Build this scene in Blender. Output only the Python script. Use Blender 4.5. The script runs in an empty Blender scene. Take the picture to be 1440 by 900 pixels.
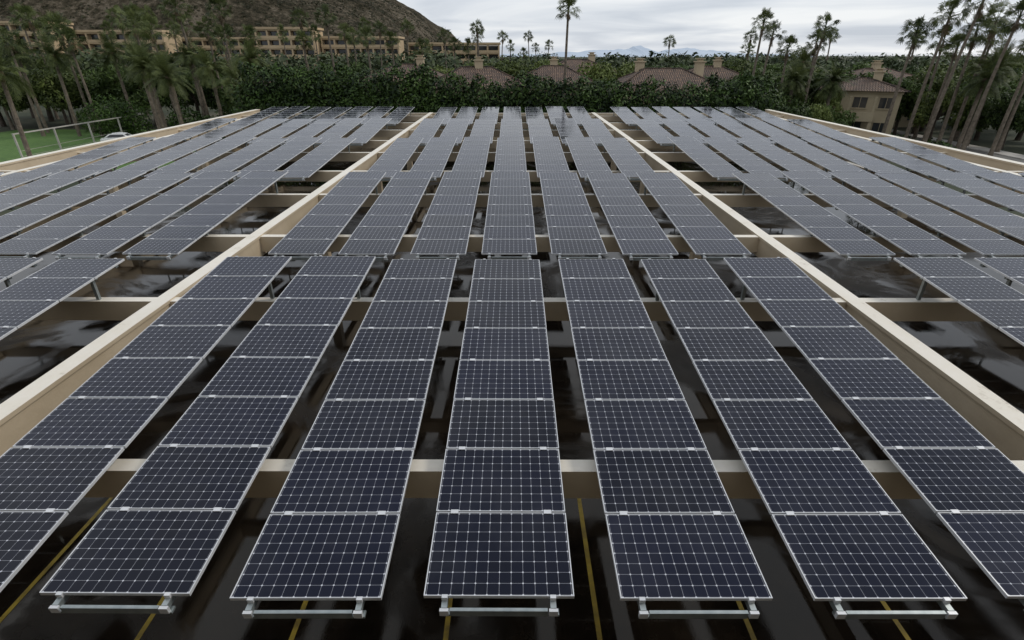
import bpy, math, random
import numpy as np
from mathutils import Vector, Matrix, noise
random.seed(7); rng=np.random.default_rng(7)
C=bpy.context.scene.collection
GZ=-2.0
# ---------------------------------------------------------------- materials
def newmat(name):
    m=bpy.data.materials.new(name); m.use_nodes=True
    nt=m.node_tree; b=nt.nodes['Principled BSDF']
    return m,nt,b
def N(nt,t,**k):
    n=nt.nodes.new(t)
    for a,v in k.items(): setattr(n,a,v)
    return n
def ramp(nt,fac,stops):
    r=N(nt,'ShaderNodeValToRGB'); e=r.color_ramp.elements
    while len(e)<len(stops): e.new(0.5)
    for i,(p,c) in enumerate(stops):
        e[i].position=p; e[i].color=(*c,1) if len(c)==3 else c
    nt.links.new(fac,r.inputs[0]); return r
def math_n(nt,op,a,b=None,c=None):
    n=N(nt,'ShaderNodeMath',operation=op)
    for i,v in enumerate((a,b,c)):
        if v is None: continue
        if isinstance(v,(int,float)): n.inputs[i].default_value=v
        else: nt.links.new(v,n.inputs[i])
    return n.outputs[0]
def noisetex(nt,scale,detail=4,rough=.55,coord='Object',dist=0):
    tc=N(nt,'ShaderNodeTexCoord'); n=N(nt,'ShaderNodeTexNoise')
    n.inputs['Scale'].default_value=scale; n.inputs['Detail'].default_value=detail
    n.inputs['Roughness'].default_value=rough; n.inputs['Distortion'].default_value=dist
    nt.links.new(tc.outputs[coord],n.inputs['Vector']); return n
def simple(name,c1,c2,scale=1.0,rough=.7,bump=0.0,metal=0.0,bscale=None,spec=.5,detail=5):
    m,nt,b=newmat(name)
    n=noisetex(nt,scale,detail)
    r=ramp(nt,n.outputs[0],[(.3,c1),(.7,c2)])
    nt.links.new(r.outputs[0],b.inputs['Base Color'])
    b.inputs['Roughness'].default_value=rough; b.inputs['Metallic'].default_value=metal
    b.inputs['Specular IOR Level'].default_value=spec
    if bump:
        n2=noisetex(nt,bscale or scale*8,4); bp=N(nt,'ShaderNodeBump'); bp.inputs['Strength'].default_value=bump
        bp.inputs['Distance'].default_value=.05
        nt.links.new(n2.outputs[0],bp.inputs['Height']); nt.links.new(bp.outputs[0],b.inputs['Normal'])
    return m
def foliage(name,dark,light,nscale=.35,trans=.25):
    m,nt,b=newmat(name)
    g=N(nt,'ShaderNodeNewGeometry'); n=noisetex(nt,nscale,2)
    oi=N(nt,'ShaderNodeObjectInfo')
    a=math_n(nt,'MULTIPLY',g.outputs['Random Per Island'],.5)
    a=math_n(nt,'MULTIPLY_ADD',n.outputs[0],1.0,a)
    a=math_n(nt,'MULTIPLY_ADD',oi.outputs['Random'],.35,a)
    a=math_n(nt,'SUBTRACT',a,.38)
    r=ramp(nt,a,[(.15,dark),(.85,light)])
    nt.links.new(r.outputs[0],b.inputs['Base Color']); b.inputs['Roughness'].default_value=.6
    b.inputs['Specular IOR Level'].default_value=.25
    if trans:
        t=N(nt,'ShaderNodeBsdfTranslucent'); nt.links.new(r.outputs[0],t.inputs[0])
        mx=N(nt,'ShaderNodeMixShader'); mx.inputs[0].default_value=trans
        nt.links.new(b.outputs[0],mx.inputs[1]); nt.links.new(t.outputs[0],mx.inputs[2])
        nt.links.new(mx.outputs[0],nt.nodes['Material Output'].inputs[0])
    return m
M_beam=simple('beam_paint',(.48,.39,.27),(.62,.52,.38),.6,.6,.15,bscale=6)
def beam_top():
    m,nt,b=newmat('beam_paint_lit_top')
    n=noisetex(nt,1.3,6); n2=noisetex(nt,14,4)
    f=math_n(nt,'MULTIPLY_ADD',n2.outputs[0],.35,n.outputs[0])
    r=ramp(nt,f,[(.38,(.40,.35,.27)),(.56,(.76,.71,.61)),(.9,(.81,.77,.69))])  # tops painted lighter than the sides for light from above, with dirt noise
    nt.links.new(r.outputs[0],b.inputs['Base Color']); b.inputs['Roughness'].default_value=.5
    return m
M_lit_top=beam_top()
M_stucco=simple('tan_stucco',(.40,.32,.21),(.50,.41,.28),.4,.85,.2,bscale=5)
M_vst=simple('villa_stucco',(.30,.25,.165),(.40,.335,.225),.4,.85,.2,bscale=5)
M_stucco2=simple('hotel_stucco',(.40,.30,.185),(.52,.40,.25),.15,.9)
M_alu=simple('aluminium_frame',(.60,.62,.64),(.72,.73,.75),3,.4,metal=.25)
M_gal=simple('galvanised_steel',(.26,.30,.31),(.44,.48,.48),6,.42,metal=.6)
M_back=simple('panel_backsheet',(.05,.05,.05),(.08,.08,.08),2,.7)
M_yel=simple('yellow_line_paint',(.12,.08,.008),(.46,.33,.02),2.5,.45,detail=9)
M_dark=simple('window_glass',(.02,.022,.025),(.04,.045,.05),.5,.08)
M_leaf=foliage('tree_foliage',(.010,.021,.006),(.080,.125,.030),trans=.15)
M_leaf2=foliage('tree_foliage_light',(.026,.042,.010),(.15,.19,.05),trans=.15)
M_hedge=foliage('hedge_foliage',(.006,.016,.004),(.075,.135,.024),.5,0)
M_far=foliage('distant_foliage',(.013,.024,.010),(.080,.105,.042),.09,0)
M_palm=foliage('palm_fronds',(.020,.034,.010),(.115,.14,.045),.5,.25)
M_skirt=foliage('dead_palm_fronds',(.06,.045,.025),(.21,.16,.09),.8,0)
M_trunk=simple('palm_trunk_bark',(.075,.06,.045),(.20,.165,.125),3,.9,.6,bscale=9)
M_bark=simple('tree_bark',(.035,.027,.02),(.09,.07,.05),3,.9,.6)
M_scrub=foliage('desert_scrub',(.014,.017,.008),(.060,.062,.030),.05,0)

def deck_mat():
    m,nt,b=newmat('wet_asphalt')
    n=noisetex(nt,.22,5,.6,dist=1.2); n2=noisetex(nt,30,2); n3=noisetex(nt,1.7,5)
    r=ramp(nt,n3.outputs[0],[(.3,(.006,.0045,.0032)),(.7,(.018,.0135,.0095))])
    nt.links.new(r.outputs[0],b.inputs['Base Color'])
    rr=ramp(nt,n.outputs[0],[(.44,(.02,.02,.02)),(.52,(.09,.09,.09)),(.62,(.42,.42,.42))])
    nt.links.new(rr.outputs[0],b.inputs['Roughness'])
    b.inputs['Specular IOR Level'].default_value=.38; b.inputs['Specular Tint'].default_value=(1,.93,.82,1)
    bp=N(nt,'ShaderNodeBump'); bp.inputs['Distance'].default_value=.006
    nt.links.new(rr.outputs[0],bp.inputs['Strength'])
    nt.links.new(n2.outputs[0],bp.inputs['Height']); nt.links.new(bp.outputs[0],b.inputs['Normal'])
    return m
M_deck=deck_mat()
def cell_mat():
    m,nt,b=newmat('solar_cells')
    uv=N(nt,'ShaderNodeUVMap'); sp=N(nt,'ShaderNodeSeparateXYZ'); nt.links.new(uv.outputs[0],sp.inputs[0])
    def edge(o):
        f=math_n(nt,'FRACT',o); f=math_n(nt,'SUBTRACT',f,.5); return math_n(nt,'ABSOLUTE',f)
    fu=edge(sp.outputs[0]); fv=edge(sp.outputs[1])
    mx=math_n(nt,'MAXIMUM',fu,fv); l1=math_n(nt,'GREATER_THAN',mx,.5-.015)
    sm=math_n(nt,'ADD',fu,fv); l2=math_n(nt,'GREATER_THAN',sm,1-.095)
    line=math_n(nt,'MAXIMUM',math_n(nt,'MULTIPLY',l1,.48),l2)
    g=N(nt,'ShaderNodeNewGeometry'); oi=N(nt,'ShaderNodeObjectInfo')
    rnd=math_n(nt,'FRACT',math_n(nt,'MULTIPLY_ADD',oi.outputs['Random'],7.31,g.outputs['Random Per Island']))
    fl=N(nt,'ShaderNodeVectorMath',operation='FLOOR'); nt.links.new(uv.outputs[0],fl.inputs[0])
    wn=N(nt,'ShaderNodeTexWhiteNoise'); nt.links.new(fl.outputs[0],wn.inputs['Vector'])
    v=math_n(nt,'MULTIPLY_ADD',wn.outputs['Value'],.35,math_n(nt,'MULTIPLY',rnd,.65))
    r=ramp(nt,v,[(0,(.0022,.0028,.0075)),(1,(.0075,.009,.023))])
    mix=N(nt,'ShaderNodeMix',data_type='RGBA')
    nt.links.new(line,mix.inputs[0]); nt.links.new(r.outputs[0],mix.inputs[6]); mix.inputs[7].default_value=(.58,.60,.66,1)
    gn=noisetex(nt,1.1,5,.62)
    pn=N(nt,'ShaderNodeTexNoise'); pn.inputs['Scale'].default_value=.13; pn.inputs['Detail'].default_value=3
    nt.links.new(g.outputs['Position'],pn.inputs['Vector'])
    film=math_n(nt,'ADD',math_n(nt,'MULTIPLY',gn.outputs[0],.55),math_n(nt,'MULTIPLY',pn.outputs[0],.45))
    dust=ramp(nt,film,[(.50,(0,0,0)),(.68,(.06,.06,.06))])
    mix2=N(nt,'ShaderNodeMix',data_type='RGBA'); nt.links.new(dust.outputs[0],mix2.inputs[0])
    nt.links.new(mix.outputs[2],mix2.inputs[6]); mix2.inputs[7].default_value=(.27,.27,.28,1)
    nt.links.new(mix2.outputs[2],b.inputs['Base Color'])
    ro=math_n(nt,'MULTIPLY_ADD',film,.30,math_n(nt,'MULTIPLY_ADD',rnd,.08,-.08))
    nt.links.new(ro,b.inputs['Roughness'])
    b.inputs['IOR'].default_value=1.38; b.inputs['Specular IOR Level'].default_value=.42
    b.inputs['Specular Tint'].default_value=(.82,.87,1,1)
    return m
M_cell=cell_mat()
def tile_mat():
    m,nt,b=newmat('clay_roof_tiles')
    uv=N(nt,'ShaderNodeUVMap'); br=N(nt,'ShaderNodeTexBrick'); nt.links.new(uv.outputs[0],br.inputs[0])
    br.inputs['Color1'].default_value=(.24,.155,.105,1); br.inputs['Color2'].default_value=(.12,.085,.066,1)
    br.inputs['Mortar'].default_value=(.04,.03,.028,1); br.inputs['Scale'].default_value=1
    br.inputs['Brick Width'].default_value=.3; br.inputs['Row Height'].default_value=.4; br.inputs['Mortar Size'].default_value=.05
    n=noisetex(nt,.5,5); mix=N(nt,'ShaderNodeMix',data_type='RGBA',blend_type='MULTIPLY'); mix.inputs[0].default_value=.7
    r=ramp(nt,n.outputs[0],[(.3,(.55,.55,.55)),(.7,(1.2,1.15,1.1))])
    nt.links.new(br.outputs[0],mix.inputs[6]); nt.links.new(r.outputs[0],mix.inputs[7]); nt.links.new(mix.outputs[2],b.inputs['Base Color'])
    w=N(nt,'ShaderNodeTexWave'); w.inputs['Scale'].default_value=1.0; nt.links.new(uv.outputs[0],w.inputs[0])
    bp=N(nt,'ShaderNodeBump'); bp.inputs['Distance'].default_value=.08; nt.links.new(w.outputs[1],bp.inputs['Height']); nt.links.new(bp.outputs[0],b.inputs['Normal'])
    b.inputs['Roughness'].default_value=.85
    return m
M_tile=tile_mat()
def ground_mat():
    m,nt,b=newmat('ground_soil')
    n=noisetex(nt,.03,6); n2=noisetex(nt,.8,6)
    f=math_n(nt,'MULTIPLY_ADD',n2.outputs[0],.4,math_n(nt,'MULTIPLY',n.outputs[0],.7))
    r=ramp(nt,f,[(.40,(.018,.028,.010)),(.55,(.035,.042,.018)),(.68,(.09,.075,.05))])
    nt.links.new(r.outputs[0],b.inputs['Base Color']); b.inputs['Roughness'].default_value=.95
    return m
M_ground=ground_mat()
M_lawn=simple('lawn_grass',(.05,.115,.018),(.09,.17,.034),1.5,.9,.5,bscale=20)
M_road=simple('road_asphalt',(.10,.097,.09),(.15,.145,.135),.5,.6)
M_conc=simple('pale_concrete',(.36,.34,.31),(.50,.48,.44),.8,.8)
M_white=simple('white_paint',(.70,.71,.71),(.80,.81,.81),1,.4)
M_tyre=simple('rubber_tyre',(.012,.012,.012),(.02,.02,.02),5,.8)
def hill_mat():
    m,nt,b=newmat('desert_hillside')
    n=noisetex(nt,.03,6,.65); n2=noisetex(nt,.22,8,.8)
    f=math_n(nt,'MULTIPLY_ADD',n2.outputs[0],.75,math_n(nt,'MULTIPLY',n.outputs[0],.40))
    r=ramp(nt,f,[(.47,(.024,.024,.013)),(.54,(.066,.057,.036)),(.60,(.12,.10,.068)),(.67,(.26,.22,.165)),(.73,(.06,.053,.038))])
    nt.links.new(r.outputs[0],b.inputs['Base Color']); b.inputs['Roughness'].default_value=.95
    b.inputs['Specular IOR Level'].default_value=.1
    bp=N(nt,'ShaderNodeBump'); bp.inputs['Distance'].default_value=6.0; bp.inputs['Strength'].default_value=1
    nt.links.new(n2.outputs[0],bp.inputs['Height']); nt.links.new(bp.outputs[0],b.inputs['Normal'])
    return m
M_hill=hill_mat()
M_mtn=simple('mountain_rock_painted_haze',(.44,.51,.60),(.50,.57,.66),.003,1,spec=0)  # distance haze painted in as a pale blue base colour

# ---------------------------------------------------------------- mesh builder
class MB:
    def __init__(s): s.v=[];s.f=[];s.m=[];s.uv={}
    def quad(s,a,b,c,d,m=0,uv=None):
        i=len(s.v); s.v+= [a,b,c,d]; s.f.append((i,i+1,i+2,i+3)); s.m.append(m)
        if uv: s.uv[len(s.f)-1]=uv
    def tri(s,a,b,c,m=0,uv=None):
        i=len(s.v); s.v+= [a,b,c]; s.f.append((i,i+1,i+2)); s.m.append(m)
        if uv: s.uv[len(s.f)-1]=uv
    def box(s,x0,x1,y0,y1,z0,z1,m=0,top=None,T=None):
        p=[(x0,y0,z0),(x1,y0,z0),(x1,y1,z0),(x0,y1,z0),(x0,y0,z1),(x1,y0,z1),(x1,y1,z1),(x0,y1,z1)]
        if T: p=[T(*q) for q in p]
        i=len(s.v); s.v+=p
        for k,f in enumerate([(3,2,1,0),(4,5,6,7),(0,1,5,4),(1,2,6,5),(2,3,7,6),(3,0,4,7)]):
            s.f.append(tuple(i+j for j in f)); s.m.append(top if (k==1 and top is not None) else m)
    def tube(s,pts,rad,sides=8,m=0,cap=True):
        base=len(s.v); n=len(pts)
        for k,p in enumerate(pts):
            p=Vector(p); d=(Vector(pts[min(k+1,n-1)])-Vector(pts[max(k-1,0)])).normalized()
            a=d.cross(Vector((0,1,0.013))).normalized(); b=d.cross(a)
            r=rad[k] if hasattr(rad,'__len__') else rad
            for j in range(sides):
                t=2*math.pi*j/sides; s.v.append(tuple(p+a*math.cos(t)*r+b*math.sin(t)*r))
        for k in range(n-1):
            for j in range(sides):
                j2=(j+1)%sides
                s.f.append((base+k*sides+j,base+k*sides+j2,base+(k+1)*sides+j2,base+(k+1)*sides+j)); s.m.append(m)
        if cap:
            s.f.append(tuple(base+(n-1)*sides+j for j in range(sides))); s.m.append(m)
            s.f.append(tuple(base+j for j in reversed(range(sides)))); s.m.append(m)
    def mesh(s,name,mats,smooth=False):
        me=bpy.data.meshes.new(name); me.from_pydata([tuple(p) for p in s.v],[],s.f)
        for m in mats: me.materials.append(m)
        me.polygons.foreach_set('material_index',s.m)
        if s.uv:
            l=me.uv_layers.new(name='UVMap')
            for fi,uv in s.uv.items():
                for li,c in zip(me.polygons[fi].loop_indices,uv): l.data[li].uv=c
        if smooth: me.polygons.foreach_set('use_smooth',[True]*len(s.f))
        me.update(); return me
    def obj(s,name,mats,smooth=False,parent=None):
        return place(s.mesh(name,mats,smooth),name,parent=parent)
def place(me,name,loc=(0,0,0),rz=0,sc=(1,1,1),parent=None):
    o=bpy.data.objects.new(name,me); o.location=loc; o.rotation_euler[2]=rz; o.scale=sc
    C.objects.link(o)
    if parent: o.parent=parent
    return o
def empty(name,loc=(0,0,0),rz=0):
    o=bpy.data.objects.new(name,None); o.location=loc; o.rotation_euler[2]=rz; C.objects.link(o); return o

def leaf_arrays(P,Nn,size,rng):
    n=len(P)
    t=rng.normal(size=(n,3)); Nn=Nn/np.linalg.norm(Nn,axis=1,keepdims=True)
    t-= (t*Nn).sum(1,keepdims=True)*Nn; t/=np.linalg.norm(t,axis=1,keepdims=True)
    b=np.cross(Nn,t); s=size*rng.uniform(.6,1.3,(n,1))
    V=np.stack([P-t*s,P+b*s*.45,P+t*s,P-b*s*.45],1).reshape(-1,3)
    return V
def lobes_cloud(lobes,dens,size,rng):
    Ps=[];Ns=[]
    for (c,r) in lobes:
        n=int(dens*(r[0]*r[1]+r[1]*r[2]+r[0]*r[2]))
        d=rng.normal(size=(n,3)); d/=np.linalg.norm(d,axis=1,keepdims=True)
        rad=rng.uniform(.6,1.0,(n,1))**.5*(1+.16*np.sin(d[:,:1]*7+c[0])*np.sin(d[:,1:2]*6+c[1])+.1*rng.normal(size=(n,1)))
        Ps.append(np.array(c)+d*rad*np.array(r)); Ns.append(d+rng.normal(size=(n,3))*.7+np.array([0,0,.3]))
    return leaf_arrays(np.concatenate(Ps),np.concatenate(Ns),size,rng)
def leaves_into(me_name,V,mat,extra=None,extramats=()):
    nq=len(V)//4
    me=bpy.data.meshes.new(me_name)
    ev=extra.v if extra else []; ef=extra.f if extra else []
    fl=[(4*i,4*i+1,4*i+2,4*i+3) for i in range(nq)]+[tuple(j+len(V) for j in f) for f in ef]
    allv=np.concatenate([V,np.array([tuple(q) for q in ev],dtype=float).reshape(-1,3)]) if len(ev) else V
    me.from_pydata(allv.tolist(),[],fl)
    me.materials.append(mat)
    for m in extramats: me.materials.append(m)
    if extra: me.polygons.foreach_set('material_index',[0]*nq+[m+1 for m in extra.m])
    me.update(); return me

# ================================================================ CARPORT
XC=-0.13; PW=1.559; PD=1.046; PG=.022; TILT=math.radians(4.0); LOWZ=4.02
Y0=3.57; PITCH=10.48; NS=5; BT=3.88
def table_mesh(k):
    mb=MB(); ct,st=math.cos(TILT),math.sin(TILT)
    r=random.Random(k)
    def T(x,y,z): return (x,y*ct-z*st,y*st+z*ct)
    for i in range(8):
        y=i*(PD+PG); jz=[r.uniform(-.008,.008) for _ in range(4)]; xo=r.uniform(-.004,.004)
        x0,x1=-PW/2+xo,PW/2+xo; y1=y+PD; fw=.0115
        mb.box(x0+.004,x1-.004,y+.004,y1-.004,-.040,-.012,1,T=T)
        mb.box(x0,x0+fw,y,y1,-.042,.002,0,T=T); mb.box(x1-fw,x1,y,y1,-.042,.002,0,T=T)
        mb.box(x0+fw,x1-fw,y,y+fw*.6,-.042,.0015,0,T=T); mb.box(x0+fw,x1-fw,y1-fw*.6,y1,-.042,.0015,0,T=T)
        g=[(x0+fw,y+fw*.6,-.004+jz[0]*.45),(x1-fw,y+fw*.6,-.004+jz[1]*.45),(x1-fw,y1-fw*.6,-.004+jz[2]*.45),(x0+fw,y1-fw*.6,-.004+jz[3]*.45)]
        e=.10
        mb.quad(*[T(*q) for q in g],m=2,uv=[(-e,8.0*i-e*.6),(12+e,8.0*i-e*.6),(12+e,8.0*(i+1)+e*.6),(-e,8.0*(i+1)+e*.6)])
        for cx in (-.56,.56):
            if i<7: mb.box(cx-.045,cx+.045,y1-.016,y1+PG+.016,-.01,.008,0,T=T)
        if i in (0,7):
            yy=y-.02 if i==0 else y1
            for cx in (-.56,.56): mb.box(cx-.03,cx+.03,yy-.008,yy+.03,-.05,.009,0,T=T)
    L=8*(PD+PG)
    for cx in (-.56,.56):
        mb.box(cx-.03,cx+.03,-.10,L+.03,-.115,-.044,3,T=T)
    for yy in (L*.5,L-.1):
        mb.box(-.60,.60,yy-.055,yy+.035,-.19,-.118,3,T=T)
    mb.box(-.50,.50,-.125,-.118,-.15,-.06,3,T=T); mb.box(-.50,.50,-.117,-.07,-.15,-.143,3,T=T); mb.box(-.50,.50,-.117,-.09,-.067,-.06,3,T=T)
    for cx in (-.56,.56):
        mb.box(cx-.045,cx+.045,-.135,-.101,-.13,-.05,0,T=T)
        mb.box(cx-.03,cx+.06,-.12,-.05,-.16,-.132,3,T=T)
    for yy in (2.09,7.68):
        zt=yy*math.tan(TILT)-.10
        mb.box(-.62,.62,yy-.04,yy+.04,zt-.06,zt,3)
        for cx in (-.5,.5): mb.box(cx-.035,cx+.035,yy-.035,yy+.035,BT-LOWZ,zt-.06,3)
    return mb.mesh('solar_panel_array',[M_alu,M_back,M_cell,M_gal])
tables=[table_mesh(k) for k in range(5)]
for blk in (-1,0,1):
    for s in range(NS):
        for c in range(-3,4):
            o=place(random.choice(tables),'solar_panel_array',
                (XC+blk*16.1+c*2.005+random.uniform(-.02,.02),Y0+s*PITCH+random.uniform(-.03,.03),LOWZ+random.uniform(-.015,.015)))
            o.rotation_euler=(random.uniform(-.005,.005),random.uniform(-.005,.005),random.uniform(-.002,.002))
mb=MB(); YE=Y0+NS*PITCH+.2
lx=[XC-24.3,XC-8.06,XC+8.06,XC+24.3]
for k,x in enumerate(lx):
    w=.15; z0=BT-.62
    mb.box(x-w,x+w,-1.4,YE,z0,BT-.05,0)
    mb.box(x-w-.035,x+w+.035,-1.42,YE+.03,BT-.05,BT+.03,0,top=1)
    if k in (0,3):
        sx=-1 if k==0 else 1
        mb.box(x+sx*1.5-.2,x+sx*1.5+.2,-1.4,YE+1,BT-1.3,BT+.15,0)
        mb.box(x+sx*1.5-.24,x+sx*1.5+.24,-1.42,YE+1.03,BT+.15,BT+.24,0,top=1)
cy=[]
for s in range(NS):
    cy+=[Y0+s*PITCH+2.09,Y0+s*PITCH+7.68]
cy.append(YE-.2)
for y in cy:
    for a,b in zip(lx[:-1],lx[1:]):
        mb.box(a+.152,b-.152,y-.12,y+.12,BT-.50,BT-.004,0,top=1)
    for x,sx in ((lx[0],-1),(lx[3],1)):
        a,b=sorted((x+sx*.152,x+sx*1.298)); mb.box(a,b,y-.12,y+.12,BT-.50,BT-.004,0,top=1)
for x in lx:
    for y in cy[3::2]:
        mb.box(x-.2,x+.2,y-.2,y+.2,0.0,BT-.625,0)
mb.obj('carport_frame',[M_beam,M_lit_top])
mb=MB(); mb.box(-27,27,-3,60,-.5,0,0); mb.obj('parking_deck',[M_deck])
mb=MB()
for (a,b,c,d) in ((-27.3,-27.0,-3,60),(27.0,27.3,-3,60),(-27.3,27.3,60,60.3)):
    mb.box(a,b,c,d,GZ,1.15,0); mb.box(a-.04,b+.04,c-.04 if c==60 else c,d+.04,1.15,1.25,0,top=1)
mb.obj('parapet_wall',[M_stucco,M_conc])
mb=MB(); LW=.045
x=1.5-2.66*9
while x<25:
    mb.quad((x-LW,2.2,.004),(x+LW,2.2,.004),(x+LW,8.9,.004),(x-LW,8.9,.004)); x+=2.66
mb.obj('parking_stall_markings',[M_yel])

# ================================================================ BUILDINGS
def hotel(name,x0,x1,y,top,floors,fh=3.1,depth=12,mat=M_stucco2,base=GZ,rz=0,bay=4.2):
    w=x1-x0; e=empty(name,((x0+x1)/2,y,0),rz)
    wl=MB(); gl=MB(); rl=MB()
    wl.box(-w/2,w/2,2.0,depth,base,top-.5,0)
    for f in range(floors):
        z=top-fh*(f+1)
        if z<base-1: break
        wl.box(-w/2-.3,w/2+.3,0,2.0,z+fh-.45,z+fh+.0,0)
        rl.box(-w/2-.3,w/2+.3,-.15,0.05,z-.02,z+.95,0)
        nb=max(1,int(w/bay)); bw=w/nb
        for i in range(nb+1):
            px=-w/2+i*bw
            wl.box(px-.3,px+.3,.06,1.99,z+.01,z+fh-.46,0)
            if i<nb: gl.box(px+.55,px+bw-.55,1.9,1.985,z+.1,z+fh-.75,0)
    wl.box(-w/2-.5,w/2+.5,-.3,depth+.3,top+.003,top+.7,0)
    wl.obj('walls',[mat],parent=e); gl.obj('windows',[M_dark],parent=e); rl.obj('balcony_rails',[mat],parent=e)
    return e
hotel('unseen_hotel_building',-212,-160,206,18.8,3,fh=3.3)
hotel('unseen_hotel_building',-158,-126,214,16.4,3,fh=3.3)
hotel('unseen_hotel_building',-131,-98,232,14.6,2)
hotel('unseen_hotel_building',-95,-74,220,17.6,4)
hotel('unseen_hotel_building',-73,-44,226,14.8,3)
hotel('unseen_hotel_building',-43,-6,242,13.0,2)
hotel('unseen_hotel_building',-26,26,-3.6,15,5,mat=M_stucco,base=GZ).rotation_euler[2]=math.pi  # unseen building behind the camera, added to darken the near deck

def villa(x,y,w,d,eave,ridge,rz=0,chims=((0,0),),bays=4,floors=2):
    e=empty('tile_roof_villa',(x,y,0),rz)
    wl=MB(); wl.box(-w/2,w/2,-d/2,d/2,GZ,eave-.02,0)
    wl.box(-w/2-.12,w/2+.12,-d/2-.12,d/2+.12,eave-.35,eave-.021,0)
    wl.obj('walls',[M_vst],parent=e)
    ov=.7; X=w/2+ov; Y=d/2+ov; rl=max(.5,(w-d)/2)
    rf=MB(); sl=math.hypot(Y,ridge-eave)
    A,B,Cc,D=(-X,-Y,eave),(X,-Y,eave),(X,Y,eave),(-X,Y,eave); R1,R2=(-rl,0,ridge),(rl,0,ridge)
    rf.quad(A,B,R2,R1,0,[(-X,0),(X,0),(rl,sl),(-rl,sl)]); rf.quad(Cc,D,R1,R2,0,[(-X,0),(X,0),(rl,sl),(-rl,sl)])
    s2=math.hypot(X-rl,ridge-eave)
    rf.tri(B,Cc,R2,0,[(-Y,0),(Y,0),(0,s2)]); rf.tri(D,A,R1,0,[(-Y,0),(Y,0),(0,s2)])
    rf.quad((-X,-Y,eave-.003),(-X,Y,eave-.003),(X,Y,eave-.003),(X,-Y,eave-.003),0,[(0,0)]*4)
    for a,b in ((A,R1),(B,R2),(Cc,R2),(D,R1),(R1,R2)):
        rf.tube([a,b],.11,6,0)
    rf.obj('roof',[M_tile],parent=e)
    ch=MB()
    for cx,cyy in chims:
        ch.box(cx-.55,cx+.55,cyy-.45,cyy+.45,eave,ridge+.75,0); ch.box(cx-.7,cx+.7,cyy-.6,cyy+.6,ridge+.75,ridge+.9,0)
        ch.box(cx-.35,cx+.35,cyy-.3,cyy+.3,ridge+.9,ridge+1.15,0); ch.box(cx-.55,cx+.55,cyy-.5,cyy+.5,ridge+1.15,ridge+1.25,0)
    if chims: ch.obj('chimney',[M_stucco],parent=e)
    gl=MB(); tr=MB(); bw=w/bays
    for f in range(floors):
        zb=eave-1.9-3.1*f
        for i in range(bays):
            cx=-w/2+bw*(i+.5); hw=min(.8,bw*.3)
            gl.box(cx-hw,cx+hw,-d/2-.03,-d/2+.05,zb-.9 if f else zb-.2,zb+1.1,0)
            tr.box(cx-hw-.15,cx+hw+.15,-d/2-.09,-d/2-.004,zb+1.1,zb+1.25,0)
            tr.box(cx-hw-.15,cx+hw+.15,-d/2-.14,-d/2-.004,(zb-.9 if f else zb-.2)-.14,(zb-.9 if f else zb-.2)-.002,0)
            tr.box(cx-.03,cx+.03,-d/2-.05,-d/2-.031,(zb-.9 if f else zb-.2),zb+1.1,0)
    gl.obj('windows',[M_dark],parent=e); tr.obj('window_trim',[M_vst],parent=e)
    return e
villa(-5,79,13,9,5.2,7.6,.1,((.3,0),))
villa(6,87,12,9,5.2,7.6,-.05,((0,1),))
villa(20.5,80,15,10,4.7,7.4,.04,((-3,1),(5,0)))
villa(31,92,12,9,5.3,7.5,-.1,((1,0),))
villa(-16,88,12,9,5.6,7.8,.0,((2,0),))
villa(-37,86,10,9,4.8,6.4,.1,())
v=villa(48.5,80,9,8,4.8,6.2,-.5,((1.5,0),),3)
villa(12,112,14,10,5.8,8.3,.2,((3,0),))
villa(62,100,14,10,5,7,.1,((0,0),))
bl=MB(); bl.box(-4.2,1.8,-6.6,-4.02,1.2,1.45,0); bl.box(-4.2,1.8,-6.6,-6.45,1.452,2.3,0)
for bx in (-4.0,-1.2,1.6): bl.box(bx-.2,bx+.2,-6.5,-6.1,GZ,1.198,0); bl.box(bx-.12,bx+.12,-6.42,-6.18,1.46,4.2,0)
bl.obj('balcony',[M_vst],parent=v)

# ================================================================ VEGETATION
def fan_leaf(mb,base,dirv,pet,rad,m,r,droop=.35,nb=11):
    d=Vector(dirv).normalized(); side=d.cross(Vector((0,0,1)))
    if side.length<.05: side=Vector((1,0,0))
    side.normalize(); up=side.cross(d).normalized()
    roll=r.uniform(-.9,.9); side,up=side*math.cos(roll)+up*math.sin(roll),up*math.cos(roll)-side*math.sin(roll)
    b=Vector(base); tip=b+d*pet
    s=.025; mb.quad(tuple(b-side*s*1.5),tuple(b+side*s*1.5),tuple(tip+side*s),tuple(tip-side*s),m)
    for i in range(nb):
        a=(i/(nb-1)-.5)*math.radians(190)
        L=rad*(1-.35*abs(i/(nb-1)-.5)*2)*r.uniform(.8,1.12)
        dd=(d*math.cos(a)+side*math.sin(a)).normalized(); w=dd.cross(up).normalized()*rad*.06
        mid=tip+dd*L*.6+up*L*.06-Vector((0,0,droop*L*.12)); end=tip+dd*L*.98-Vector((0,0,droop*L*.75))
        mb.quad(tuple(tip),tuple(mid+w),tuple(end),tuple(mid-w),m)
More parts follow.
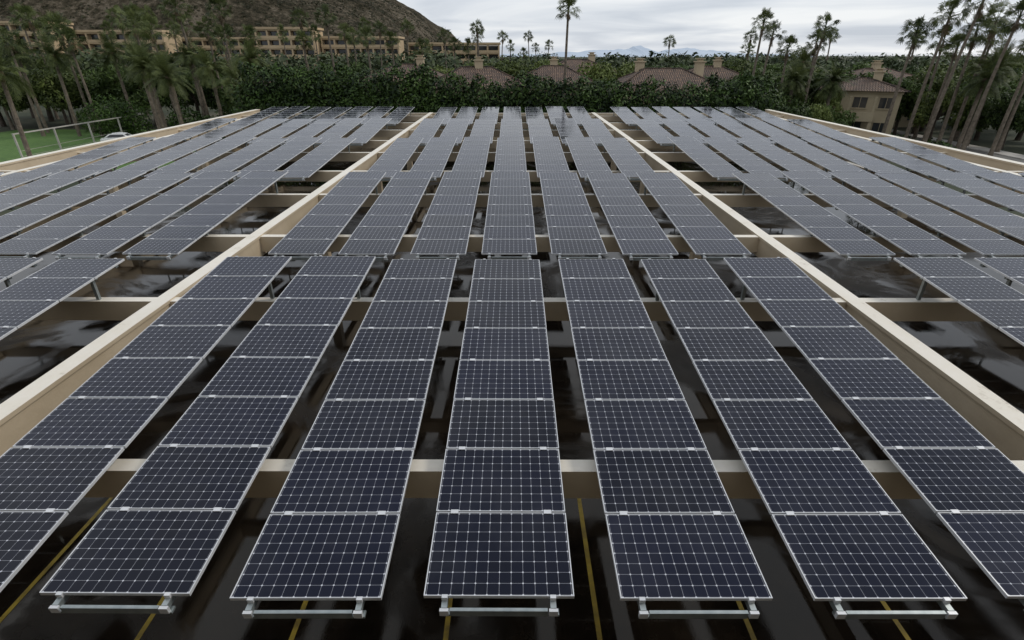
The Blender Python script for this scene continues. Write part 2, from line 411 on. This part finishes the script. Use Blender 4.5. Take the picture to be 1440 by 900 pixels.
def fan_palm(h,lean=(0,0),cr=2.2,seed=0,skirt=1.0):
    r=random.Random(seed); mb=MB()
    pts=[];rad=[]
    n=9
    for i in range(n):
        t=i/(n-1); pts.append((lean[0]*t**1.6,lean[1]*t**1.6,h*t)); rad.append((.23-.10*t)*(1.35 if i==0 else 1))
    mb.tube(pts,rad,9,0)
    top=Vector(pts[-1]); k=cr/2.2
    for i in range(44):
        el=math.radians(r.uniform(-45,85)); az=r.uniform(0,2*math.pi)
        d=Vector((math.cos(az)*math.cos(el),math.sin(az)*math.cos(el),math.sin(el)))
        fan_leaf(mb,top+Vector((0,0,r.uniform(-.2,.25))),d,r.uniform(.85,1.45)*k,r.uniform(.7,.98)*k,1,r,.5 if el<.5 else .2)
    for i in range(int(26*skirt)):
        az=r.uniform(0,2*math.pi); el=math.radians(r.uniform(-86,-62)); zz=r.uniform(-1.2*skirt,-.1)
        d=Vector((math.cos(az)*math.cos(el),math.sin(az)*math.cos(el),math.sin(el)))
        fan_leaf(mb,top+Vector((0,0,zz)),d,.4*k,.5*k,2,r,.2,7)
    return mb.mesh('fan_palm_tree',[M_trunk,M_palm,M_skirt])
def feather_palm(h,cr=3.2,seed=0,lean=(0,0)):
    r=random.Random(seed); mb=MB(); n=7
    pts=[(lean[0]*(i/(n-1)),lean[1]*(i/(n-1)),h*i/(n-1)) for i in range(n)]
    mb.tube(pts,[.25-.05*i/(n-1) for i in range(n)],9,0); top=Vector(pts[-1])
    mb.tube([tuple(top-Vector((0,0,.9))),tuple(top-Vector((0,0,.3))),tuple(top+Vector((0,0,.2)))],[.24,.40,.26],9,2)
    for i in range(56):
        az=r.uniform(0,2*math.pi); el=math.radians(r.uniform(-40,82)); L=cr*r.uniform(.75,1.1)
        p=top.copy(); d=Vector((math.cos(az)*math.cos(el),math.sin(az)*math.cos(el),math.sin(el)))
        seg=11; st=L/seg; side=Vector((-math.sin(az),math.cos(az),0))
        tw=r.uniform(-.6,.6)
        for j in range(seg):
            q=p+d*st; up=side.cross(d).normalized()
            sd=side*math.cos(tw)+up*math.sin(tw)
            mb.quad(tuple(p-sd*.02),tuple(p+sd*.02),tuple(q+sd*.015),tuple(q-sd*.015),1)
            if j>0:
                ll=.62*math.sin(math.pi*(.15+.8*j/seg))**.6*cr/3.2
                for o_ in (0,.5):
                  for sg in (-1,1):
                    a=p+(q-p)*o_; e_=a+sd*sg*ll*.8+d*ll*.55+up*.12*ll-Vector((0,0,.22*ll*r.random()))
                    w=d*.045
                    mb.quad(tuple(a-w),tuple(a+w),tuple(e_+w*.3),tuple(e_-w*.3),1)
            p=q; d=(d-Vector((0,0,.115*(1+.5*j/seg)*(1 if el<1.2 else .6)))).normalized()
    return mb.mesh('date_palm_tree',[M_trunk,M_palm,M_skirt])
def fp(x,y,z,bx=None,cr=2.2,seed=0,skirt=1.0):
    bx=x if bx is None else bx
    r=random.Random(seed+99)
    place(fan_palm(z-GZ,(x-bx,r.uniform(-.6,.6)),cr,seed,skirt),'fan_palm_tree',(bx,y,GZ))
def dp(x,y,z,cr=3.2,seed=0): place(feather_palm(z-GZ,cr,seed,(random.uniform(-.4,.4),0)),'date_palm_tree',(x,y,GZ))
fans=[(6.7,75,14.0,6.6,1.95),
 (35.4,85,13.1,35.0,2.1),(38.2,88,11.8,37.6,2.0),(36.9,80,9.6,37.3,2.1),(41.4,80,12.2,40.6,2.1),(45,88,10.7,45.2,2.1),
 (47.2,70,11.3,46.6,2.1),(49.2,69,12.9,48.9,2.2),(50.9,66,14.5,49.2,2.3),(52.0,63,12.4,51.6,2.2),(54.6,62,9.8,54.2,2.4),(61.5,69,13,61,2.4),(55.4,74,9.8,55,2.2),
 (53.5,70,11.4,54,2.2),(57.5,72,12.6,57,2.4),(58,80,10.8,58,2.4),(64,80,11.6,64,2.4),
 (-39,110,15,-39,2.3),(-31,100,14.6,-30.6,2.3),(-43.6,90,14.9,-43.5,2.5),(-46.8,85,15.0,-46.2,2.6),(-50.6,80,12.6,-50,2.5),
 (-24.6,100,11.5,-24.4,2.1),(-21.5,105,11.3,-21.4,2.0),(-17,110,10.2,-17,2.0),(-44,100,11.6,-44,2.3),(-60,95,14.2,-60,2.6),
 (-70,92,12.8,-69.5,2.7),(-80,100,14.4,-80,2.7),(-75,115,15.2,-75,2.6),(-37,105,11.2,-37,2.1),
 (-54.5,90,12.4,-54,2.5),(-67,88,12.2,-66.5,2.6),(-12.5,125,10.9,-12.5,2.0),(-34,120,13,-34,2.2),(-88,108,15,-88,2.6),(-41,84,11,-40.6,2.4),
 (-63,84,10.8,-62.5,2.5),(-47,92,12.2,-47,2.3),(-72,84,11,-71.5,2.6),(-83,92,13,-83,2.7),(-57,104,13.6,-57,2.4),(-29,108,12,-29,2.1)]
for i,(x,y,z,bx,cr) in enumerate(fans): fp(x,y,z,bx,cr,i*3+1,1.0 if i%3 else .6)
farv=[fan_palm(13,(.5,0),2.2,900,.6),fan_palm(15,(-.6,0),2.3,901,1),fan_palm(12,(.2,0),2.0,902,.5)]
for (x,y,z) in [(-8.6,150,12.6),(-11.5,152,12.2),(-10,160,13.4),(-4,190,12),(-1.2,200,13),(3,180,10.5),(6,220,12.8),(12,210,12),(9,230,11.5),
    (-22,150,12),(-28,155,13),(-50,150,15),(-62,160,15.5),(-72,150,14),(-90,150,15),(-105,155,16),(-115,145,15),(-40,160,13.5),(-16,140,11),(-34,150,12.6),(-80,140,14),
    (60,150,11),(75,140,11),(88,130,11.5),(52,130,9.8),(95,140,11),(45,170,10.5),(-128,150,14.5)]:
    place(random.choice(farv),'fan_palm_tree',(x,y,GZ),random.uniform(0,6.28),(1,1,(z-GZ)/13.0))
dps=[(-45.5,72,7.4,3.2),(-53.5,60,7.4,3.4),(-41,69,6.6,3.1),(-39.5,76,7.6,3.1),(-35.5,73,6.2,3.0),(-45,82,8.6,3.3),(-51,86,7.6,3.2),(-57,90,9,3.3),(-66,84,9,3.3),(-49,77,8.4,3.2),(-61,90,9.2,3.4),(-74,88,9.4,3.4),(-38,84,8.4,3.1),
     (40.5,73,6.0,2.9),(57.5,70,7.4,3.0),(-32.5,69,4.6,2.6),(36,74,6.0,2.8),(44.5,90,8,3),(55,68,6.4,2.9),(61,74,7.8,3.1)]
for i,(x,y,z,cr) in enumerate(dps): dp(x,y,z,cr,500+i)

def tree_mesh(seed,h=8,R=3.6,mat=M_leaf):
    r=np.random.default_rng(seed); lobes=[]; mb=MB(); rr=random.Random(seed)
    mb.tube([(0,0,0),(.1,.05,h*.2),(.0,.1,h*.42)],[.32,.24,.2],8,0)
    for i in range(15):
        a=rr.uniform(0,6.28); q=rr.uniform(.15,1)**.6*R*.75; z=h*rr.uniform(.42,.86)*(1-.12*q/R)
        rad=rr.uniform(.85,1.6)*R/3.6
        c=(math.cos(a)*q,math.sin(a)*q,z); lobes.append((c,(rad,rad,rad*.78)))
        mb.tube([(0,.1,h*.38),(c[0]*.5,c[1]*.5,(h*.4+z)/2),c],[.13,.08,.03],5,0)
    V=lobes_cloud(lobes,70,.25,r)
    return leaves_into('broadleaf_tree',V,mat,mb,[M_bark])
trees=[tree_mesh(20+i,8,3.6+.3*(i%2),M_leaf2 if i in (1,4) else M_leaf) for i in range(6)]
def tr(x,y,top,sxy=1.0): 
    s=(top-GZ)/8.0
    place(random.choice(trees),'broadleaf_tree',(x,y,GZ),random.uniform(0,6.28),(s*sxy,s*sxy,s))
for (x,y,t,s) in [(-33,76,6.0,1),(-38,80,6.6,1),(-50,98,8,1),(-56,100,8.4,1),(-62,97,8.4,1),(-70,99,8.6,1),(-42,95,8,1),(-35,92,7.8,1),(-46,91,7.4,1),
    (-78,99,8.7,1.1),(-86,104,9.2,1.1),(-30,84,7.4,1),(-25,92,7.6,1),(-66,104,8.8,1),(-94,110,9.5,1.1),(-29,67,5.2,.9),(-74,94,8,1),(-82,92,8.2,1),(-88,96,8.4,1),
    (29,68,5.8,.9),(33,73,6.4,1),(37,79,6.8,1),(36,88,8.2,1),(41.5,92,8.2,1),(30,82,7.2,1),(39,69,4.6,.9),(57,92,7.8,1),(62,86,7.2,1),(67,80,7,1),(72,97,8.4,1.1),
    (50,98,8.4,1),(46,94,8.2,1),(62,76,4.8,.8),(77,88,8,1),(26,101,8.3,1),(20,100,8.1,1),(0,102,8.6,1),(-6,100,8.2,1),(-12,99,8.2,1),(-19,100,8.4,1),(6,104,8.5,1),(14,98,8.2,.9),(28.5,74,6.6,.7),(12.2,78,7.0,.55),(-12.5,78,6.8,.6),
    (35,65,4.2,.7),(31,63,4.6,.7),(70,72,6.4,.9),(64,72,5.6,.8),(58,77,6,.8),(57,83,6.8,.8),(66,90,8,1),(73,80,7.4,1),(80,95,8.6,1),(54,90,7.8,1),(49,92,7.8,.9),(42.5,77,5.4,.6),
    (33,104,8.6,1),(40,106,8.6,1),(48,108,8.8,1),(56,104,8.6,1),(64,108,8.8,1),(76,106,9,1),(86,104,9,1),(-30,102,8.8,1),(-38,104,9,1),(68,66,5,.8),(73,70,6.4,.9)]: tr(x,y,t,s)
V=lobes_cloud([((-60.5,84,GZ+2.6),(3.2,2.6,3.0)),((-58,85,GZ+2.3),(2.4,2.2,2.5)),((-67,90,GZ+1.8),(2.8,2,2)),((-52,89,GZ+1.7),(3,2,1.9)),
   ((48,70,GZ+.9),(3,1.3,1.1)),((51.5,67,GZ+.7),(1.0,3.4,1.0)),((43,71,GZ+1.2),(2.5,1.5,1.5)),((-44,80,GZ+1.5),(3,1.6,1.8))],100,.22,rng); place(leaves_into('garden_shrubs',V,M_hedge),'garden_shrubs')
hx=np.array([-30,-28.3,-20,-8.7,-5.8,0,1.8,10.9,13,16,19.6,21,25.4,28]); hz=np.array([6.6,7.3,7.6,7.4,6.3,6.4,6.3,6.4,5.4,5.3,5.7,6.4,6.8,5.8])
lobes=[]; x=-29.0
while x<27.5:
    t=float(np.interp(x,hx,hz))+random.uniform(-.7,.5); w=random.uniform(1.2,2.0)
    if random.random()<.18: t+=.7
    lobes.append(((x,62.4+random.uniform(-.7,.6),t-1.6),(w,1.7,1.7)))
    lobes.append(((x+random.uniform(-.5,.5),61.6,t-3.4),(w*1.1,1.3,1.8)))
    if random.random()<.8: lobes.append(((x+random.uniform(-.8,.8),62.2,t-.25),(w*.4,.6,.75)))
    x+=w*.66
V=lobes_cloud(lobes,66,.21,rng)
core=MB(); core.box(-29,27.5,62.0,63.4,GZ,3.9,0)
place(leaves_into('hedge_row',V,M_hedge,core,[M_bark]),'hedge_row')
lobes=[]
for i in range(760):
    d=rng.uniform(112,400); a=rng.uniform(-.98,1.0); x=a*d
    top=9+d*rng.uniform(-12,2)/925
    if a<-.1: top+=1.0
    w=rng.uniform(2.5,5)*(d/200)**.5
    lobes.append(((x,d,top-w*.7),(w*1.3,w,w*.8)))
    if rng.random()<.5: lobes.append(((x+rng.uniform(-3,3),d+1,top-w*1.7),(w*1.3,w,w)))
V=lobes_cloud(lobes,2.6,.66,rng); place(leaves_into('distant_trees',V,M_far),'distant_trees')

# ================================================================ TERRAIN
mb=MB(); S=9000
mb.quad((-S,-2000,GZ),(S,-2000,GZ),(S,S,GZ),(-S,S,GZ)); mb.obj('ground',[M_ground])
mb=MB(); mb.quad((-82,56,GZ+.006),(-30,56,GZ+.006),(-30,92,GZ+.006),(-82,92,GZ+.006)); mb.obj('lawn',[M_lawn])
mb=MB(); mb.quad((-55,40,GZ+.012),(-46,40,GZ+.012),(-46,78,GZ+.012),(-55,78,GZ+.012)); mb.obj('driveway',[M_conc])
mb=MB(); mb.quad((53,-20,GZ+.008),(60,-20,GZ+.008),(60,180,GZ+.008),(53,180,GZ+.008),0)
mb.box(60.0,60.2,-20,180,GZ,GZ+.13,1); mb.box(60.2,62.4,-20,180,GZ,GZ+.125,1); mb.box(52.8,53.0,-20,180,GZ,GZ+.13,1)
for k in range(30): mb.quad((56.44,-18+k*6,GZ+.013),(56.56,-18+k*6,GZ+.013),(56.56,-15+k*6,GZ+.013),(56.44,-15+k*6,GZ+.013),2)
mb.obj('road',[M_road,M_conc,M_yel])
RX=[-900,-350,-200,-115,-105,-79,-68,-45,-12]; RZ=[160,128,94,54,49,33,23,7,-4]
def hillh(x,y):
    xx=x+8*noise.noise(Vector((x*.01,y*.01,3)))
    R=float(np.interp(xx,RX,RZ))
    t=min(1,max(0,(y-250)/230)); g=t*t*(3-2*t)
    n=noise.fractal(Vector((x*.012,y*.012,1.7)),1.0,2.1,6)
    n2=noise.ridged_multi_fractal(Vector((x*.03,y*.03,4.7)),1.0,2.1,5,1.0,2.0)
    return GZ-1+(R+2)*g*(1+.12*n)+(2.5*n+1.9*(n2-1))*g
mb=MB(); nx,ny=230,130; ys=np.linspace(250,760,ny)
xs=-5-895*np.linspace(0,1,nx)[::-1]**1.7
for j in range(ny):
    for i in range(nx): mb.v.append((xs[i],ys[j],hillh(xs[i],ys[j])))
for j in range(ny-1):
    for i in range(nx-1):
        a=j*nx+i; mb.f.append((a,a+1,a+nx+1,a+nx)); mb.m.append(0)
mb.obj('desert_hill',[M_hill],smooth=True)
P=[]
for i in range(6500):
    y=rng.uniform(300,520); x=-30-rng.uniform(0,1)**1.3*480; z=hillh(x,y)
    if z<2: continue
    s=rng.uniform(.4,1.3)
    for k in range(6): P.append((x+rng.normal()*s*.6,y+rng.normal()*s*.6,z+abs(rng.normal())*s*.4))
P=np.array(P); V=leaf_arrays(P,rng.normal(size=P.shape)+np.array([0,0,.6]),.7,rng); place(leaves_into('hillside_scrub',V,M_scrub),'hillside_scrub')
mb=MB(); n=160; D=5200
prof=[]
for i in range(n):
    px=-0.05+ .50*i/(n-1); 
    env=max(0,math.sin(math.pi*min(1,max(0,(px-.06)/.33))))
    hgt=9+D*(2+ (10*env**.7*(.75+.7*noise.fractal(Vector((px*22,0,5)),1.0,2.0,5))))/925
    prof.append((px*D,hgt))
for (x,h) in prof: mb.v+= [(x,D-700,GZ),(x+20,D-300,h*.5),(x,D,h),(x,D+900,GZ)]
for i in range(n-1):
    for k in range(3):
        a=i*4+k; mb.f.append((a,a+4,a+5,a+1)); mb.m.append(0)
mb.obj('distant_mountains',[M_mtn])

# ================================================================ FENCE + CAR
fe=MB()
for i in range(5):
    y=64+i*6; fe.box(-58.08,-57.92,y-.08,y+.08,GZ,GZ+2.9,0)
for z in (GZ+2.76,): fe.box(-58.07,-57.93,64.09,87.91,z,z+.13,0)
for z in (.3,.9): fe.box(-58.015,-57.985,64.09,87.91,GZ+z,GZ+z+.04,0)
fe.obj('court_fence',[M_conc])
def car(x,y,rz):
    e=empty('parked_car',(x,y,GZ+.012),rz)
    prof=[(-2.25,.35),(-2.3,.75),(-2.1,.95),(-1.75,1.0),(-1.2,1.38),(-.2,1.46),(.55,1.36),(1.15,.98),(1.95,.86),(2.25,.68),(2.28,.35)]
    b=MB(); n=len(prof)
    def wy(z): return .88 if z<1.0 else .88-.55*(z-1.0)
    for s in (-1,1):
        for (px,pz) in prof: b.v.append((px,s*wy(pz),pz))
    for i in range(n-1): b.f.append((i,i+1,n+i+1,n+i)); b.m.append(0)
    b.f.append((0,n,2*n-1,n-1)); b.m.append(0); b.f.append(tuple(range(n))); b.m.append(0); b.f.append(tuple(range(2*n-1,n-1,-1))); b.m.append(0)
    o=b.obj('body',[M_white],parent=e); bv=o.modifiers.new('b','BEVEL'); bv.width=.05; bv.segments=3
    g=MB()
    for s in (-1,1): g.quad((-1.55,s*.875,1.03),(.85,s*.875,1.03),(.4,s*.705,1.33),(-1.1,s*.70,1.35))
    g.quad((1.12,-.75,1.01),(1.12,.75,1.01),(.60,.62,1.345),(.60,-.62,1.345)); g.quad((-1.74,-.75,1.025),(-1.74,.75,1.025),(-1.24,.62,1.37),(-1.24,-.62,1.37))
    g.obj('windows',[M_dark],parent=e)
    w=MB()
    for wx in (-1.4,1.42):
        for s in (-1,1): w.tube([(wx,s*.70,.33),(wx,s*.90,.33)],.33,16,0)
    w.obj('wheels',[M_tyre],parent=e)
car(-54,76,.3)

# ================================================================ LIGHT / SKY
w=bpy.data.worlds.new('World'); bpy.context.scene.world=w; w.use_nodes=True; nt=w.node_tree
bg=nt.nodes['Background']; bg.inputs[1].default_value=.1
az,el=math.radians(75),math.radians(42)
sky=N(nt,'ShaderNodeTexSky',sky_type='NISHITA'); sky.sun_disc=False; sky.sun_elevation=el; sky.sun_rotation=az
tc=N(nt,'ShaderNodeTexCoord'); sp=N(nt,'ShaderNodeSeparateXYZ'); nt.links.new(tc.outputs['Generated'],sp.inputs[0])
zz=math_n(nt,'ADD',math_n(nt,'MAXIMUM',sp.outputs[2],0.0),.07)
cx=math_n(nt,'DIVIDE',sp.outputs[0],zz); cyn=math_n(nt,'DIVIDE',sp.outputs[1],zz)
cb=N(nt,'ShaderNodeCombineXYZ'); nt.links.new(cx,cb.inputs[0]); nt.links.new(cyn,cb.inputs[1])
n1=N(nt,'ShaderNodeTexNoise'); n1.inputs['Scale'].default_value=.42; n1.inputs['Detail'].default_value=6; n1.inputs['Roughness'].default_value=.5; n1.inputs['Distortion'].default_value=.5
nt.links.new(cb.outputs[0],n1.inputs['Vector'])
r=ramp(nt,n1.outputs[0],[(.34,(5.6,6.1,6.9)),(.48,(7.3,7.7,8.3)),(.64,(9.2,9.4,9.6))])
mx=N(nt,'ShaderNodeMix',data_type='RGBA'); mx.inputs[0].default_value=.92
nt.links.new(sky.outputs[0],mx.inputs[6]); nt.links.new(r.outputs[0],mx.inputs[7]); nt.links.new(mx.outputs[2],bg.inputs[0])
L=bpy.data.lights.new('sun','SUN'); L.energy=1.4; L.angle=math.radians(12); L.color=(1,.94,.85)
lo=bpy.data.objects.new('sun',L); C.objects.link(lo)
S=Vector((math.sin(az)*math.cos(el),math.cos(az)*math.cos(el),math.sin(el)))
lo.rotation_euler=(-S).to_track_quat('-Z','Y').to_euler()
# ================================================================ CAMERA
cd=bpy.data.cameras.new('camera'); cam=bpy.data.objects.new('camera',cd); C.objects.link(cam)
cd.sensor_width=36; cd.lens=18.5; cd.clip_end=20000; cd.clip_start=.05
cam.location=(0,0,9); cam.rotation_euler=(math.radians(90-26.7),0,math.radians(.15))
bpy.context.scene.camera=cam
vs=bpy.context.scene.view_settings; vs.view_transform='Standard'; vs.look='None'; vs.exposure=0
